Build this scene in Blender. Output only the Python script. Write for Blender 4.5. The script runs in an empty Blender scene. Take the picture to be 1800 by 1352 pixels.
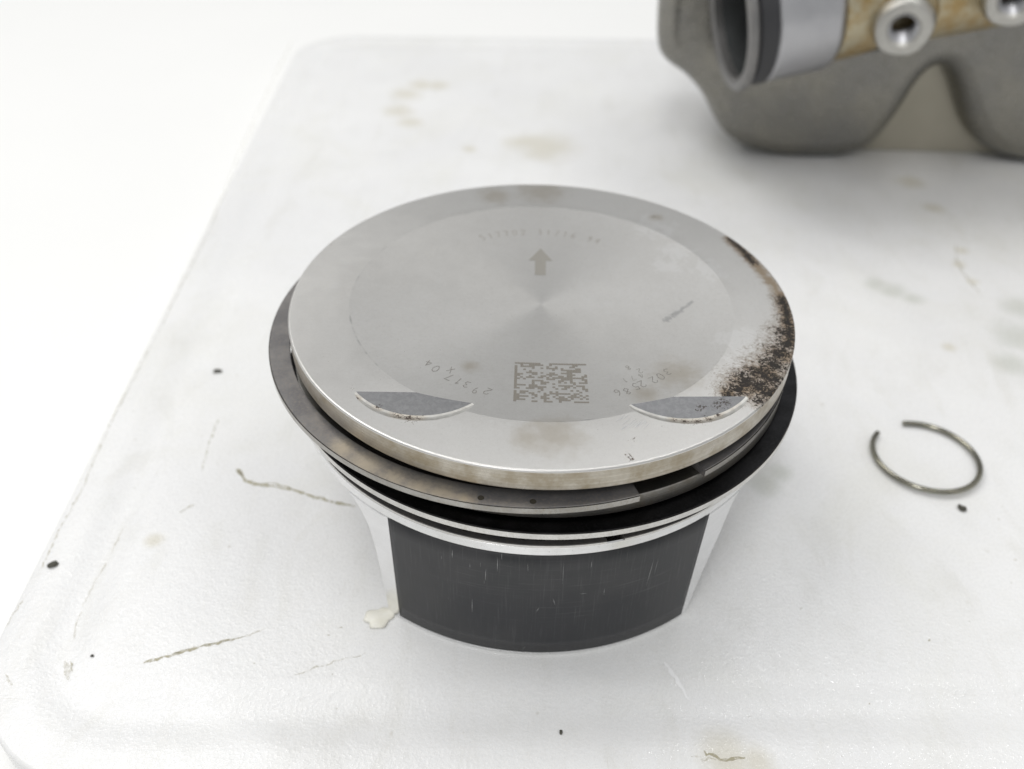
import bpy, bmesh, math, random
from mathutils import Vector, Matrix
random.seed(7)
S = 0.001                                   # the code thinks in millimetres
sc = bpy.context.scene
C = sc.collection

# ------------------------------------------------------------------ camera
F_PX, IMG_W, IMG_H = 1556.75, 1800.0, 1352.0
CAM = Vector((-3.600, -149.049, 147.174))
EL, YAW, ROLL = 0.680886, -0.012226, 0.022719
fw = Vector((math.sin(YAW)*math.cos(EL), math.cos(YAW)*math.cos(EL), -math.sin(EL)))
_r = Vector((math.cos(YAW), -math.sin(YAW), 0)); _u = _r.cross(fw)
rt = math.cos(ROLL)*_r + math.sin(ROLL)*_u
up = -math.sin(ROLL)*_r + math.cos(ROLL)*_u
cd = bpy.data.cameras.new('camera'); cam = bpy.data.objects.new('camera', cd); C.objects.link(cam)
m = Matrix((rt, up, -fw)).transposed().to_4x4(); m.translation = CAM*S
cam.matrix_world = m
cd.sensor_fit = 'HORIZONTAL'; cd.sensor_width = 36; cd.lens = F_PX/IMG_W*36
cd.clip_start = 0.01; cd.clip_end = 50
cd.dof.use_dof = True; cd.dof.focus_distance = 0.150; cd.dof.aperture_fstop = 14.0
sc.camera = cam

# ------------------------------------------------------------------ light: white workshop room, ceiling panels
w = bpy.data.worlds.new('World'); sc.world = w; w.use_nodes = True
bg = w.node_tree.nodes['Background']; bg.inputs[0].default_value = (0.985, 0.995, 1.0, 1); bg.inputs[1].default_value = 0.54
def area(name, loc, target, sx, sy, power, col=(1, 1, 1)):
    l = bpy.data.lights.new(name, 'AREA'); l.shape = 'RECTANGLE'; l.size = sx; l.size_y = sy; l.energy = power; l.color = col
    o = bpy.data.objects.new(name, l); C.objects.link(o); o.location = loc
    o.rotation_euler = (Vector(target)-Vector(loc)).to_track_quat('-Z', 'Y').to_euler()
    return o
area('ceiling_panel', (-0.65, 0.40, 1.20), (0, 0.1, 0), 0.8, 0.8, 8.0, (1.0, 0.985, 0.96))
area('ceiling_panel', (-0.25, -0.75, 1.25), (0, 0, 0), 0.25, 1.0, 5.8, (1, 1, 1))
area('tube_lamp', (0.42, 0.62, 1.20), (0.02, 0, 0), 0.9, 0.035, 2.4, (1, 1, 1))
area('ceiling_panel', (0.75, -0.35, 1.25), (0, 0, 0), 0.25, 0.9, 1.0, (1, 0.98, 0.96))
sc.view_settings.view_transform = 'Standard'; sc.view_settings.look = 'None'
sc.view_settings.exposure = -0.04; sc.view_settings.gamma = 1.0; sc.view_settings.use_curve_mapping = False

# ------------------------------------------------------------------ helpers
def un(x, y, z=0.0):
    """photograph pixel -> point on the level plane z (mm), used to read positions off the photograph"""
    d = fw + rt*((x-IMG_W/2)/F_PX) + up*((IMG_H/2-y)/F_PX)
    return CAM + d*((z-CAM.z)/d.z)
def mesh_obj(name, verts, faces, mat=None, parent=None, smooth=40, mats=None, fmat=None):
    me = bpy.data.meshes.new(name); me.from_pydata([(v[0]*S, v[1]*S, v[2]*S) for v in verts], [], faces)
    me.validate(); me.update()
    if mats:
        for k in mats: me.materials.append(M[k])
        if fmat and len(fmat) == len(me.polygons): me.polygons.foreach_set('material_index', fmat)
    elif mat: me.materials.append(M[mat])
    if smooth is not None:
        me.shade_smooth(); me.set_sharp_from_angle(angle=math.radians(smooth))
    o = bpy.data.objects.new(name, me); C.objects.link(o)
    if parent: o.parent = parent
    return o
def empty(name, label, cat, loc=(0, 0, 0)):
    o = bpy.data.objects.new(name, None); C.objects.link(o); o.location = Vector(loc)*S
    o.empty_display_size = 0.01
    o['label'] = label; o['category'] = cat
    return o
def tag(o, label, cat, group=None):
    o['label'] = label; o['category'] = cat
    if group: o['group'] = group
def lathe(prof, n=240, a0=0.0, a1=None, c=(0, 0), fm=None, closed=False):
    """prof: list (r,z). full turn, or sector az a0..a1 in degrees (0 = towards -Y, positive to +X) of a closed profile"""
    V, Fc, fmat = [], [], []
    full = a1 is None
    N = n if full else n+1
    for i in range(N):
        az = math.radians(360*i/n) if full else math.radians(a0+(a1-a0)*i/n)
        sx, cy = math.sin(az), -math.cos(az)
        for r, z in prof: V.append((c[0]+r*sx, c[1]+r*cy, z))
    P = len(prof)
    for i in range(n):
        j = (i+1) % N
        for k in range(P if closed else P-1):
            l = (k+1) % P
            a, b, cc, d = i*P+k, i*P+l, j*P+l, j*P+k
            Fc.append((a, b, cc, d)); fmat.append(fm[k] if fm else 0)
    if not full and closed:
        Fc.append(tuple(range(P-1, -1, -1))); Fc.append(tuple(range((N-1)*P, N*P))); fmat += [0, 0]
    return V, Fc, fmat
def tube(pts, rad, seg=12, caps=True):
    V, Fc = [], []; pts = [Vector(q) for q in pts]; n = len(pts)
    if not hasattr(rad, '__len__'): rad = [rad]*n
    up0 = Vector((0.03, 0.07, 1)).normalized()
    for i, q in enumerate(pts):
        t = (pts[min(i+1, n-1)]-pts[max(i-1, 0)]).normalized()
        a = t.cross(up0).normalized(); b = a.cross(t)
        for k in range(seg):
            g = 2*math.pi*k/seg; V.append(q+(a*math.cos(g)+b*math.sin(g))*rad[i])
    for i in range(n-1):
        for k in range(seg): Fc.append((i*seg+k, i*seg+(k+1) % seg, (i+1)*seg+(k+1) % seg, (i+1)*seg+k))
    if caps: Fc.append(tuple(range(seg-1, -1, -1))); Fc.append(tuple(range((n-1)*seg, n*seg)))
    return V, Fc
def ribbon(pts, wid, zf):
    """flat strip of width wid (number or list) that follows the surface height zf(x,y)"""
    V, Fc = [], []; n = len(pts)
    if not hasattr(wid, '__len__'): wid = [wid]*n
    for i in range(n):
        a, b = pts[max(i-1, 0)], pts[min(i+1, n-1)]
        t = Vector((b[0]-a[0], b[1]-a[1]));
        t = t.normalized() if t.length > 1e-6 else Vector((1, 0))
        nx, ny = -t.y*wid[i]/2, t.x*wid[i]/2
        for s in (-1, 1):
            x, y = pts[i][0]+s*nx, pts[i][1]+s*ny; V.append((x, y, zf(x, y)))
    for i in range(n-1): Fc.append((2*i, 2*i+2, 2*i+3, 2*i+1))
    return V, Fc
def join(parts):
    V, Fc = [], []
    for v, f in parts:
        o = len(V); V += list(v); Fc += [tuple(i+o for i in q) for q in f]
    return V, Fc

# ------------------------------------------------------------------ material helpers
class NT:
    def __init__(s, name):
        s.m = bpy.data.materials.new(name); s.m.use_nodes = True; s.t = s.m.node_tree; s.n = s.t.nodes
        s.b = s.n['Principled BSDF']
        tc = s.n.new('ShaderNodeTexCoord')
        mp = s.n.new('ShaderNodeVectorMath'); mp.operation = 'SCALE'; mp.inputs['Scale'].default_value = 1000.0
        s.L(tc.outputs['Object'], mp.inputs[0]); s.co = mp.outputs[0]        # object coordinates in mm
    def L(s, a, b): s.t.links.new(a, b)
    def put(s, v, sock):
        if isinstance(v, (int, float)): sock.default_value = v
        elif isinstance(v, tuple): sock.default_value = v if len(v) != 3 or sock.type == 'VECTOR' else (*v, 1)
        else: s.L(v, sock)
    def math(s, op, a, b=0.0, c=None, clamp=False):
        n = s.n.new('ShaderNodeMath'); n.operation = op; n.use_clamp = clamp
        s.put(a, n.inputs[0]); s.put(b, n.inputs[1])
        if c is not None: s.put(c, n.inputs[2])
        return n.outputs[0]
    def vmul(s, v, k):
        n = s.n.new('ShaderNodeVectorMath'); n.operation = 'MULTIPLY'; s.put(v, n.inputs[0]); n.inputs[1].default_value = k; return n.outputs[0]
    def noise(s, scale, detail=4, rough=0.55, co=None, dist=0.0):
        n = s.n.new('ShaderNodeTexNoise'); n.inputs['Scale'].default_value = scale; n.inputs['Detail'].default_value = detail
        n.inputs['Roughness'].default_value = rough; n.inputs['Distortion'].default_value = dist
        s.L(co or s.co, n.inputs['Vector']); return n.outputs['Fac']
    def ramp(s, v, a, b, lo=0.0, hi=1.0):
        n = s.n.new('ShaderNodeMapRange'); n.interpolation_type = 'SMOOTHSTEP'
        s.put(v, n.inputs[0]); n.inputs[1].default_value = a; n.inputs[2].default_value = b
        n.inputs[3].default_value = lo; n.inputs[4].default_value = hi; return n.outputs[0]
    def mix(s, f, a, b):
        n = s.n.new('ShaderNodeMix'); n.data_type = 'RGBA'
        s.put(f, n.inputs[0]); s.put(a, n.inputs[6]); s.put(b, n.inputs[7]); return n.outputs[2]
    def blobs(s, lst, co=None):
        """largest of (1 - distance/radius) over soft round patches (x, y, z, radius), at most 0"""
        out = None
        for x, y, z, r in lst:
            d = s.n.new('ShaderNodeVectorMath'); d.operation = 'DISTANCE'; s.L(co or s.co, d.inputs[0]); d.inputs[1].default_value = (x, y, z)
            v = s.math('MULTIPLY_ADD', d.outputs['Value'], -1.0/r, 1.0)
            out = v if out is None else s.math('MAXIMUM', out, v)
        return out
    def line(s, pts, r):
        """largest of (1 - distance/r) to a polyline"""
        out = None
        def vm(op, a, b=None, sc_=None):
            n = s.n.new('ShaderNodeVectorMath'); n.operation = op; s.put(a, n.inputs[0])
            if b is not None: s.put(b, n.inputs[1])
            if sc_ is not None: s.put(sc_, n.inputs['Scale'])
            return n
        for a, b in zip(pts, pts[1:]):
            ba = tuple(b[i]-a[i] for i in range(3)); l2 = sum(c*c for c in ba)
            pa = vm('SUBTRACT', s.co, tuple(a[:3])).outputs[0]
            h = s.math('MULTIPLY', vm('DOT_PRODUCT', pa, ba).outputs['Value'], 1/l2, clamp=True)
            q = vm('SCALE', ba, None, h).outputs[0]
            d = vm('DISTANCE', pa, q).outputs['Value']
            v = s.math('MULTIPLY_ADD', d, -1.0/r, 1.0)
            out = v if out is None else s.math('MAXIMUM', out, v)
        return out
    def bump(s, h, strength=0.3, dist=0.1):
        n = s.n.new('ShaderNodeBump'); n.inputs['Strength'].default_value = strength; n.inputs['Distance'].default_value = dist*S
        s.L(h, n.inputs['Height']); s.L(n.outputs[0], s.b.inputs['Normal'])
    def set(s, **k):
        for a, v in k.items(): s.put(v, s.b.inputs[{'col': 'Base Color', 'metal': 'Metallic', 'rough': 'Roughness', 'spec': 'Specular IOR Level', 'alpha': 'Alpha'}[a]])
        return s.m
M = {}
HC = 49.33                                   # crown height
DISH_R, DISH_D = 38.0, 1.95
def crown_z(x, y):
    r2 = x*x+y*y
    return HC if r2 > DISH_R**2 else HC-DISH_D*(1-r2/DISH_R**2)
def cb(px, py, rpx): q = un(px, py, HC); return (q.x, q.y, crown_z(q.x, q.y), rpx*0.11)

# crown: satin machined aluminium with burnt deposits
t = NT('crown_aluminium')
big = t.noise(0.06, 4, 0.6, dist=0.6); mid = t.noise(0.35, 5, 0.65); fine = t.noise(4.0, 3, 0.6)
rad = t.n.new('ShaderNodeVectorMath'); rad.operation = 'LENGTH'; t.L(t.vmul(t.co, (1, 1, 0)), rad.inputs[0]); rr = rad.outputs['Value']
base = t.mix(t.ramp(big, 0.35, 0.65), (0.60, 0.588, 0.566), (0.62, 0.609, 0.588))
base = t.mix(t.ramp(mid, 0.5, 0.8, 0, 0.06), base, (0.43, 0.41, 0.37))
grain = t.noise(1.4, 6, 0.75); base = t.mix(t.ramp(grain, 0.5, 0.75, 0, 0.30), base, (0.40, 0.385, 0.36)); base = t.mix(t.ramp(grain, 0.5, 0.25, 0, 0.25), base, (0.74, 0.735, 0.73))
pat = t.noise(0.16, 5, 0.7, dist=1.2); base = t.mix(t.ramp(pat, 0.42, 0.58, 0, 0.06), base, (0.42, 0.40, 0.37))
hl = t.noise(1.0, 3, 0.6, co=t.vmul(t.co, (0.10, 3.4, 1.0))); base = t.mix(t.ramp(hl, 0.60, 0.74, 0, 0.07), base, (0.80, 0.80, 0.80))
hl = t.noise(1.0, 3, 0.6, co=t.vmul(t.co, (3.0, 0.12, 1.0))); base = t.mix(t.ramp(hl, 0.62, 0.76, 0, 0.07), base, (0.40, 0.39, 0.37))
base = t.mix(t.ramp(fine, 0.3, 0.7, 0, 0.22), base, (0.72, 0.72, 0.71))
# light clean rim outside the dish, ragged inner border
rim = t.math('MULTIPLY_ADD', big, 9.0, rr)
base = t.mix(t.ramp(rim, 43.0, 45.5, 0, 0.25), base, (0.71, 0.70, 0.68))
# pale wiped streaks, upper right
wip = t.blobs([cb(1150, 400, 60), cb(1190, 440, 50), cb(1180, 465, 45), cb(1255, 475, 50), cb(1300, 600, 60), cb(1310, 640, 60)])
wip = t.math('ADD', wip, t.math('MULTIPLY', t.math('SUBTRACT', t.noise(0.28, 5, 0.6, dist=1.5), 0.5), 3.0))
base = t.mix(t.ramp(wip, 0.30, 0.65, 0, 0.24), base, (0.80, 0.80, 0.80))
# soft tan stains
tan = t.blobs([cb(975, 765, 75), cb(930, 770, 50), cb(826, 636, 26), cb(1190, 655, 70), cb(1135, 690, 40), cb(950, 335, 95), cb(870, 345, 60), cb(1152, 382, 26)])
tan = t.math('ADD', tan, t.math('MULTIPLY', t.math('SUBTRACT', t.noise(0.5, 4), 0.5), 0.9))
base = t.mix(t.ramp(tan, 0.1, 1.0, 0, 0.50), base, (0.38, 0.33, 0.25))
# scuff mark
scm = t.math('MAXIMUM', t.line([cb(1172, 555, 1), cb(1195, 540, 1)], 1.25), t.line([cb(1190, 544, 1), cb(1217, 526, 1)], 0.75))
scm = t.math('ADD', scm, t.math('MULTIPLY', t.math('SUBTRACT', t.noise(1.3, 6, 0.75), 0.5), 3.2))
base = t.mix(t.ramp(scm, 0.2, 0.9, 0, 0.5), base, (0.22, 0.22, 0.23))
# burnt carbon along the right rim and at the valve pockets
rim_pts = [(1284, 420), (1295, 430), (1304, 439), (1313, 448), (1325, 461), (1336, 474), (1344, 483), (1351, 492), (1363, 507), (1370, 516), (1375, 525), (1381, 545), (1386, 563), (1388, 584), (1388, 605)]
rust_l = [cb(x, y, 17) for x, y in rim_pts]+[cb(1388, 580, 34), cb(1380, 625, 46), cb(1345, 655, 54), cb(1310, 680, 46), cb(1350, 688, 40), cb(1280, 690, 24)]
rust = t.math('MAXIMUM', t.blobs(rust_l[15:]), t.line([cb(*q, 1) for q in rim_pts[::2]], 2.6))
rust = t.math('ADD', rust, t.math('MULTIPLY', t.math('SUBTRACT', t.noise(0.9, 5, 0.7), 0.5), 1.7))
base = t.mix(t.ramp(rust, 0.1, 0.95, 0, 0.8), base, (0.26, 0.18, 0.095))
car_l = [cb(1381, 545, 17), cb(1384, 563, 22), cb(1380, 584, 30), cb(1384, 605, 34), cb(1370, 619, 36), cb(1358, 640, 38), cb(1336, 655, 38), cb(1312, 670, 38), cb(1295, 685, 30), cb(1280, 694, 18), cb(1333, 679, 36), cb(1356, 665, 34), cb(1350, 690, 30), cb(1335, 704, 20)]
spk = t.noise(1.35, 7, 0.72, dist=1.0)
car = t.math('MAXIMUM', t.blobs(car_l), t.line([cb(*q, 1) for q in rim_pts[:5:2]], 1.5))
car = t.math('MAXIMUM', car, t.line([cb(*q, 1) for q in rim_pts[10::2]], 2.0))
spf = t.noise(4.2, 4, 0.7, dist=0.5)
car = t.math('ADD', car, t.math('ADD', t.math('MULTIPLY', t.math('SUBTRACT', spk, 0.5), 4.2), t.math('MULTIPLY', t.math('SUBTRACT', spf, 0.5), 1.1)))
sp_l = [cb(1105, 803, 17), cb(1113, 772, 12), cb(617, 682, 12), cb(665, 706, 8), cb(700, 729, 20), cb(720, 733, 22), cb(735, 735, 14), cb(1150, 382, 14), cb(578, 430, 10), cb(584, 424, 8)]
spc = t.math('ADD', t.blobs(sp_l), t.math('MULTIPLY', t.math('SUBTRACT', spk, 0.5), 5.0))
pk_l = [cb(1186, 734, 12), cb(1205, 739, 17), cb(1225, 739, 17), cb(1247, 735, 16), cb(1262, 728, 12), cb(1275, 706, 20), cb(1262, 714, 18), cb(1235, 715, 14)]
pkc = t.math('ADD', t.blobs(pk_l), t.math('MULTIPLY', t.math('SUBTRACT', spk, 0.5), 4.2))
dots = t.noise(2.6, 2, 0.5)
base = t.mix(t.ramp(car, -0.55, 0.45, 0, 0.55), base, (0.20, 0.14, 0.085))
cm = t.math('MAXIMUM', t.ramp(car, 0.30, 0.62), t.ramp(spc, 0.85, 1.05))
cm = t.math('MAXIMUM', cm, t.ramp(pkc, 0.62, 0.8))
cm = t.math('MAXIMUM', cm, t.ramp(dots, 0.76, 0.79, 0, 0.7))
# faint dirt line along part of the dish edge
dl = t.math('ABSOLUTE', t.math('SUBTRACT', rr, DISH_R-0.1)); dl = t.ramp(dl, 0.0, 0.28, 1, 0)
dl = t.math('MULTIPLY', dl, t.ramp(t.noise(0.13, 4, 0.7), 0.5, 0.68)); 
base = t.mix(t.math('MULTIPLY', dl, 0.6), base, (0.2, 0.2, 0.2))
t.set(col=t.mix(cm, base, t.mix(t.ramp(car, 0.32, 0.75), (0.06, 0.035, 0.018), t.mix(spf, (0.008, 0.007, 0.006), (0.022, 0.017, 0.013)))),
      metal=t.math('SUBTRACT', 1.0, t.math('MAXIMUM', t.math('MULTIPLY', t.ramp(rust, 0.1, 0.85), 0.12), cm)),
      rough=t.math('MAXIMUM', t.ramp(mid, 0.3, 0.7, 0.34, 0.37), t.math('MULTIPLY', cm, 0.85)))
t.bump(t.math('ADD', t.math('MULTIPLY', fine, 0.5), t.math('MULTIPLY', cm, 1.5)), 0.25, 0.05)
tg = t.n.new('ShaderNodeTangent'); tg.direction_type = 'RADIAL'; tg.axis = 'Z'; t.L(tg.outputs[0], t.b.inputs['Tangent']); t.b.inputs['Anisotropic'].default_value = 0.45
M['crown'] = t.m

# valve pocket floor: darker as-cast finish
t = NT('pocket_cast_aluminium')
a = t.noise(1.1, 5, 0.7, dist=0.5); b2 = t.noise(3.5, 4, 0.6)
base = t.mix(t.ramp(a, 0.35, 0.68), (0.18, 0.182, 0.187), (0.222, 0.224, 0.228))
pk2 = [cb(1186, 734, 12), cb(1205, 737, 15), cb(1225, 737, 16), cb(1247, 733, 15), cb(1262, 726, 12), cb(1275, 706, 20), cb(1262, 712, 20), cb(1232, 715, 16), cb(700, 726, 18), cb(720, 731, 20), cb(735, 731, 14), cb(665, 712, 12), cb(628, 700, 9)]
spk = t.noise(1.9, 6, 0.75, dist=0.8)
c2 = t.ramp(t.math('ADD', t.blobs(pk2), t.math('MULTIPLY', t.math('SUBTRACT', spk, 0.5), 4.6)), 0.75, 0.9)
t.set(col=t.mix(c2, base, (0.025, 0.014, 0.008)), metal=t.math('SUBTRACT', 0.9, t.math('MULTIPLY', c2, 0.9)), rough=t.ramp(b2, 0.3, 0.7, 0.34, 0.46))
t.bump(t.math('ADD', a, b2), 0.12, 0.08); M['pocket'] = t.m
# valve pocket wall: clean light lip
t = NT('pocket_lip_aluminium')
spk = t.noise(1.9, 6, 0.75, dist=0.8); a = t.noise(0.8, 4)
c2 = t.ramp(t.math('ADD', t.blobs(pk2), t.math('MULTIPLY', t.math('SUBTRACT', spk, 0.5), 3.4)), 0.58, 0.72)
tn = t.ramp(t.blobs([q[:3]+(q[3]*1.6,) for q in pk2]), 0.1, 0.9, 0, 0.28)
base = t.mix(tn, t.mix(t.ramp(a, 0.3, 0.7), (0.52, 0.51, 0.48), (0.66, 0.65, 0.62)), (0.55, 0.40, 0.22))
t.set(col=t.mix(c2, base, (0.03, 0.014, 0.007)), metal=t.math('SUBTRACT', 0.9, t.math('MULTIPLY', c2, 0.9)), rough=0.42); t.bump(a, 0.1, 0.05); M['lip'] = t.m

# machined side lands: turned rings, tan grime towards the front
def turned(name, c0, c1, grime, gr_amt, rlo, rhi, fine_amt=0.25):
    t = NT(name)
    rings = t.noise(1.0, 3, 0.6, co=t.vmul(t.co, (0.01, 0.01, 7.0)))
    pat = t.noise(0.22, 5, 0.65); sp = t.noise(3.0, 3)
    base = t.mix(t.ramp(rings, 0.35, 0.65), c0, c1)
    base = t.mix(t.ramp(pat, 0.35, 0.7, 0.1*gr_amt, gr_amt), base, grime)
    base = t.mix(t.ramp(sp, 0.66, 0.74, 0, 0.5), base, (0.08, 0.07, 0.06))
    t.set(col=base, metal=1.0, rough=t.ramp(pat, 0.3, 0.7, rlo, rhi)); t.bump(rings, fine_amt, 0.05); M[name] = t.m
turned('land', (0.40, 0.375, 0.33), (0.54, 0.51, 0.45), (0.30, 0.25, 0.17), 0.8, 0.26, 0.42)
turned('land_second', (0.27, 0.26, 0.245), (0.36, 0.35, 0.33), (0.16, 0.14, 0.11), 0.8, 0.3, 0.45)
turned('land_dark', (0.10, 0.095, 0.09), (0.15, 0.145, 0.14), (0.05, 0.045, 0.035), 0.8, 0.35, 0.5)
turned('land_bright', (0.80, 0.80, 0.80), (0.88, 0.88, 0.88), (0.66, 0.66, 0.65), 0.4, 0.16, 0.28, 0.10)
turned('groove', (0.045, 0.04, 0.035), (0.07, 0.065, 0.06), (0.02, 0.018, 0.015), 0.9, 0.5, 0.65)
turned('skirt_aluminium', (0.82, 0.82, 0.825), (0.88, 0.88, 0.885), (0.74, 0.74, 0.74), 0.4, 0.17, 0.27, 0.06)

def ringmat(name, c0, c1, r0, r1, tint, amt, brown_highlight=None, metal=1.0):  # brown_highlight: brown tint patches with a highlight painted into the colour
    t = NT(name); a = t.noise(0.18, 4, 0.6); b = t.noise(2.2, 4, 0.7)
    base = t.mix(t.ramp(a, 0.35, 0.65), c0, c1); base = t.mix(t.ramp(b, 0.45, 0.7, 0, amt), base, tint)
    if brown_highlight:
        highlight_m = t.math('ADD', t.blobs(brown_highlight), t.math('MULTIPLY', t.math('SUBTRACT', t.noise(1.2, 5, 0.7), 0.5), 1.0))
        base = t.mix(t.ramp(highlight_m, 0.0, 1.0, 0, 0.75), base, (0.50, 0.435, 0.34))
    t.set(col=base, metal=metal, rough=t.ramp(b, 0.3, 0.7, r0, r1)); M[name] = t.m
ringmat('ring_steel', (0.18, 0.175, 0.18), (0.25, 0.24, 0.235), 0.28, 0.42, (0.36, 0.31, 0.24), 0.35, [(un(x, y, 43.2).x, un(x, y, 43.2).y, 43.2, r) for x, y, r in ((600, 790, 4), (640, 818, 6), (690, 842, 4.5), (735, 858, 4.5), (775, 868, 5), (815, 878, 3))], metal=0.6)  # brown tint at the front left doubles as a painted lamp highlight
ringmat('ring_face_top', (0.30, 0.29, 0.27), (0.40, 0.39, 0.37), 0.25, 0.4, (0.30, 0.26, 0.2), 0.5)
ringmat('ring_black', (0.018, 0.018, 0.019), (0.03, 0.03, 0.032), 0.3, 0.45, (0.05, 0.05, 0.055), 0.4)
ringmat('ring_face', (0.58, 0.575, 0.56), (0.68, 0.67, 0.65), 0.25, 0.38, (0.45, 0.42, 0.36), 0.5)
ringmat('spring_steel', (0.20, 0.195, 0.175), (0.30, 0.29, 0.24), 0.12, 0.2, (0.36, 0.33, 0.18), 0.4)
M['punch'] = NT('punch_mark').set(col=(0.035, 0.03, 0.02), metal=0.2, rough=0.7)

# graphite skirt coating with vertical wear scratches
t = NT('graphite_coating')
sep = t.n.new('ShaderNodeSeparateXYZ'); t.L(t.co, sep.inputs[0])
st = t.noise(1.0, 5, 0.7, co=t.vmul(t.co, (3.2, 3.2, 0.10)))
st2 = t.noise(1.0, 2, 0.5, co=t.vmul(t.co, (5.0, 5.0, 0.22)))
cl = t.noise(0.10, 3, 0.5); hz = t.noise(1.0, 4, 0.7, co=t.vmul(t.co, (0.06, 0.06, 2.4)))
base = t.mix(t.ramp(cl, 0.35, 0.65), (0.022, 0.023, 0.025), (0.036, 0.036, 0.038))
base = t.mix(t.ramp(t.blobs([(4, -49.6, 9, 14), (-8, -49, 12, 10), (16, -47, 10, 10)]), 0.0, 0.7, 0, 0.7), base, (0.014, 0.015, 0.019))
base = t.mix(t.ramp(st, 0.52, 0.78, 0, 0.35), base, (0.13, 0.13, 0.13))
wear = t.blobs([(-2, -49.6, 20, 20), (9, -49.6, 18, 13), (20, -46, 17, 11), (-14, -47, 20, 9)])
base = t.mix(t.math('MULTIPLY', t.ramp(hz, 0.55, 0.75, 0, 0.35), t.ramp(wear, 0.2, 0.7)), base, (0.15, 0.15, 0.15))
sm = t.math('MULTIPLY', t.ramp(st2, 0.79, 0.84, 0, 0.7), t.ramp(wear, 0.0, 0.5))
t.set(col=t.mix(sm, base, (0.55, 0.55, 0.53)), metal=t.math('MULTIPLY', sm, 0.8), rough=t.ramp(cl, 0.3, 0.7, 0.40, 0.50), spec=0.45)
t.bump(st, 0.06, 0.05); M['coating'] = t.m
M['laser'] = NT('laser_mark').set(col=(0.34, 0.325, 0.295), metal=0.85, rough=0.5)
M['laser_patch'] = NT('laser_patch').set(col=(0.27, 0.25, 0.22), metal=0.8, rough=0.5)
M['laser_faint'] = NT('faint_laser_mark').set(col=(0.42, 0.40, 0.37), metal=0.9, rough=0.48)
M['engrave'] = NT('engraved_line').set(col=(0.27, 0.255, 0.235), metal=0.7, rough=0.55)
M['scratch_grey'] = NT('grey_scratch').set(col=(0.30, 0.30, 0.30), metal=0.6, rough=0.4)
M['scratch_bright'] = NT('bright_scratch').set(col=(0.85, 0.85, 0.86), metal=1.0, rough=0.25)

# white polyethylene board
def bb(px, py, rpx): q = un(px, py, 0); k = (q-CAM).length/F_PX; return (q.x, q.y, 0, rpx*k*1.25)
t = NT('white_polyethylene')
n1 = t.noise(0.012, 4, 0.6); n2 = t.noise(0.09, 5, 0.65); peb = t.noise(0.75, 3, 0.55); peb2 = t.noise(1.7, 2, 0.5)
base = t.mix(t.ramp(n1, 0.35, 0.65), (0.78, 0.78, 0.78), (0.825, 0.825, 0.82))
base = t.mix(t.ramp(n2, 0.5, 0.8, 0, 0.25), base, (0.66, 0.66, 0.63))
n3 = t.noise(0.02, 5, 0.65, dist=0.8); base = t.mix(t.ramp(n3, 0.47, 0.72, 0, 0.35), base, (0.74, 0.735, 0.68))
st_l = [bb(955, 258, 75), bb(930, 250, 50), bb(700, 195, 35), bb(715, 165, 35), bb(740, 150, 30), bb(770, 150, 25), bb(720, 215, 30), bb(825, 262, 16), bb(1668, 610, 16), bb(1690, 440, 14), bb(1685, 465, 14), bb(1710, 495, 14), bb(1640, 366, 22), bb(1600, 320, 28), bb(1280, 1335, 60), bb(1330, 1338, 40), bb(270, 950, 20)]
stn = t.math('ADD', t.blobs(st_l), t.math('MULTIPLY', t.math('SUBTRACT', t.noise(0.10, 4, 0.6), 0.5), 0.8))
base = t.mix(t.ramp(stn, 0.1, 0.9, 0, 0.55), base, (0.58, 0.54, 0.42))
gr_l = [bb(1790, 590, 55), bb(1795, 540, 40), bb(1780, 640, 45), bb(1570, 510, 30), bb(1605, 525, 25), bb(1540, 500, 25), bb(1370, 830, 30), bb(1340, 850, 40)]
grn = t.math('ADD', t.blobs(gr_l), t.math('MULTIPLY', t.math('SUBTRACT', t.noise(0.10, 4, 0.6), 0.5), 0.9))
base = t.mix(t.ramp(grn, 0.1, 0.9, 0, 0.5), base, (0.47, 0.49, 0.43))
sm_ = t.noise(1.0, 6, 0.7, co=t.vmul(t.co, (0.10, 0.035, 0.05)), dist=0.7); base = t.mix(t.ramp(sm_, 0.50, 0.72, 0, 0.26), base, (0.63, 0.62, 0.57))
fs = t.noise(1.0, 3, 0.6, co=t.vmul(t.co, (0.05, 2.2, 1.0)), dist=0.15); base = t.mix(t.math('MULTIPLY', t.ramp(fs, 0.66, 0.76, 0, 0.35), t.ramp(n2, 0.45, 0.65)), base, (0.55, 0.53, 0.47))
fs = t.noise(1.0, 3, 0.6, co=t.vmul(t.co, (1.6, 0.06, 1.0)), dist=0.2); base = t.mix(t.math('MULTIPLY', t.ramp(fs, 0.68, 0.78, 0, 0.35), t.ramp(sm_, 0.4, 0.6)), base, (0.55, 0.53, 0.47))
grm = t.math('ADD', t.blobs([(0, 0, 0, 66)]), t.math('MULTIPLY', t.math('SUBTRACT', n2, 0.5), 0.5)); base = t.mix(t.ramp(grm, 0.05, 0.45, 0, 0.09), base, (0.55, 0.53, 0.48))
sp = t.noise(0.22, 2, 0.5); base = t.mix(t.ramp(sp, 0.745, 0.79, 0, 0.40), base, (0.40, 0.37, 0.30))
sp = t.noise(0.9, 2, 0.5); base = t.mix(t.math('MULTIPLY', t.ramp(sp, 0.76, 0.80, 0, 0.4), t.ramp(n2, 0.45, 0.6)), base, (0.35, 0.32, 0.27))
t.set(col=base, rough=t.ramp(peb2, 0.48, 0.66, 0.32, 0.10), spec=0.5)
t.b.inputs['Subsurface Weight'].default_value = 0.12; t.b.inputs['Subsurface Radius'].default_value = (0.004, 0.0038, 0.0036); t.b.inputs['Subsurface Scale'].default_value = 1.0
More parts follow.
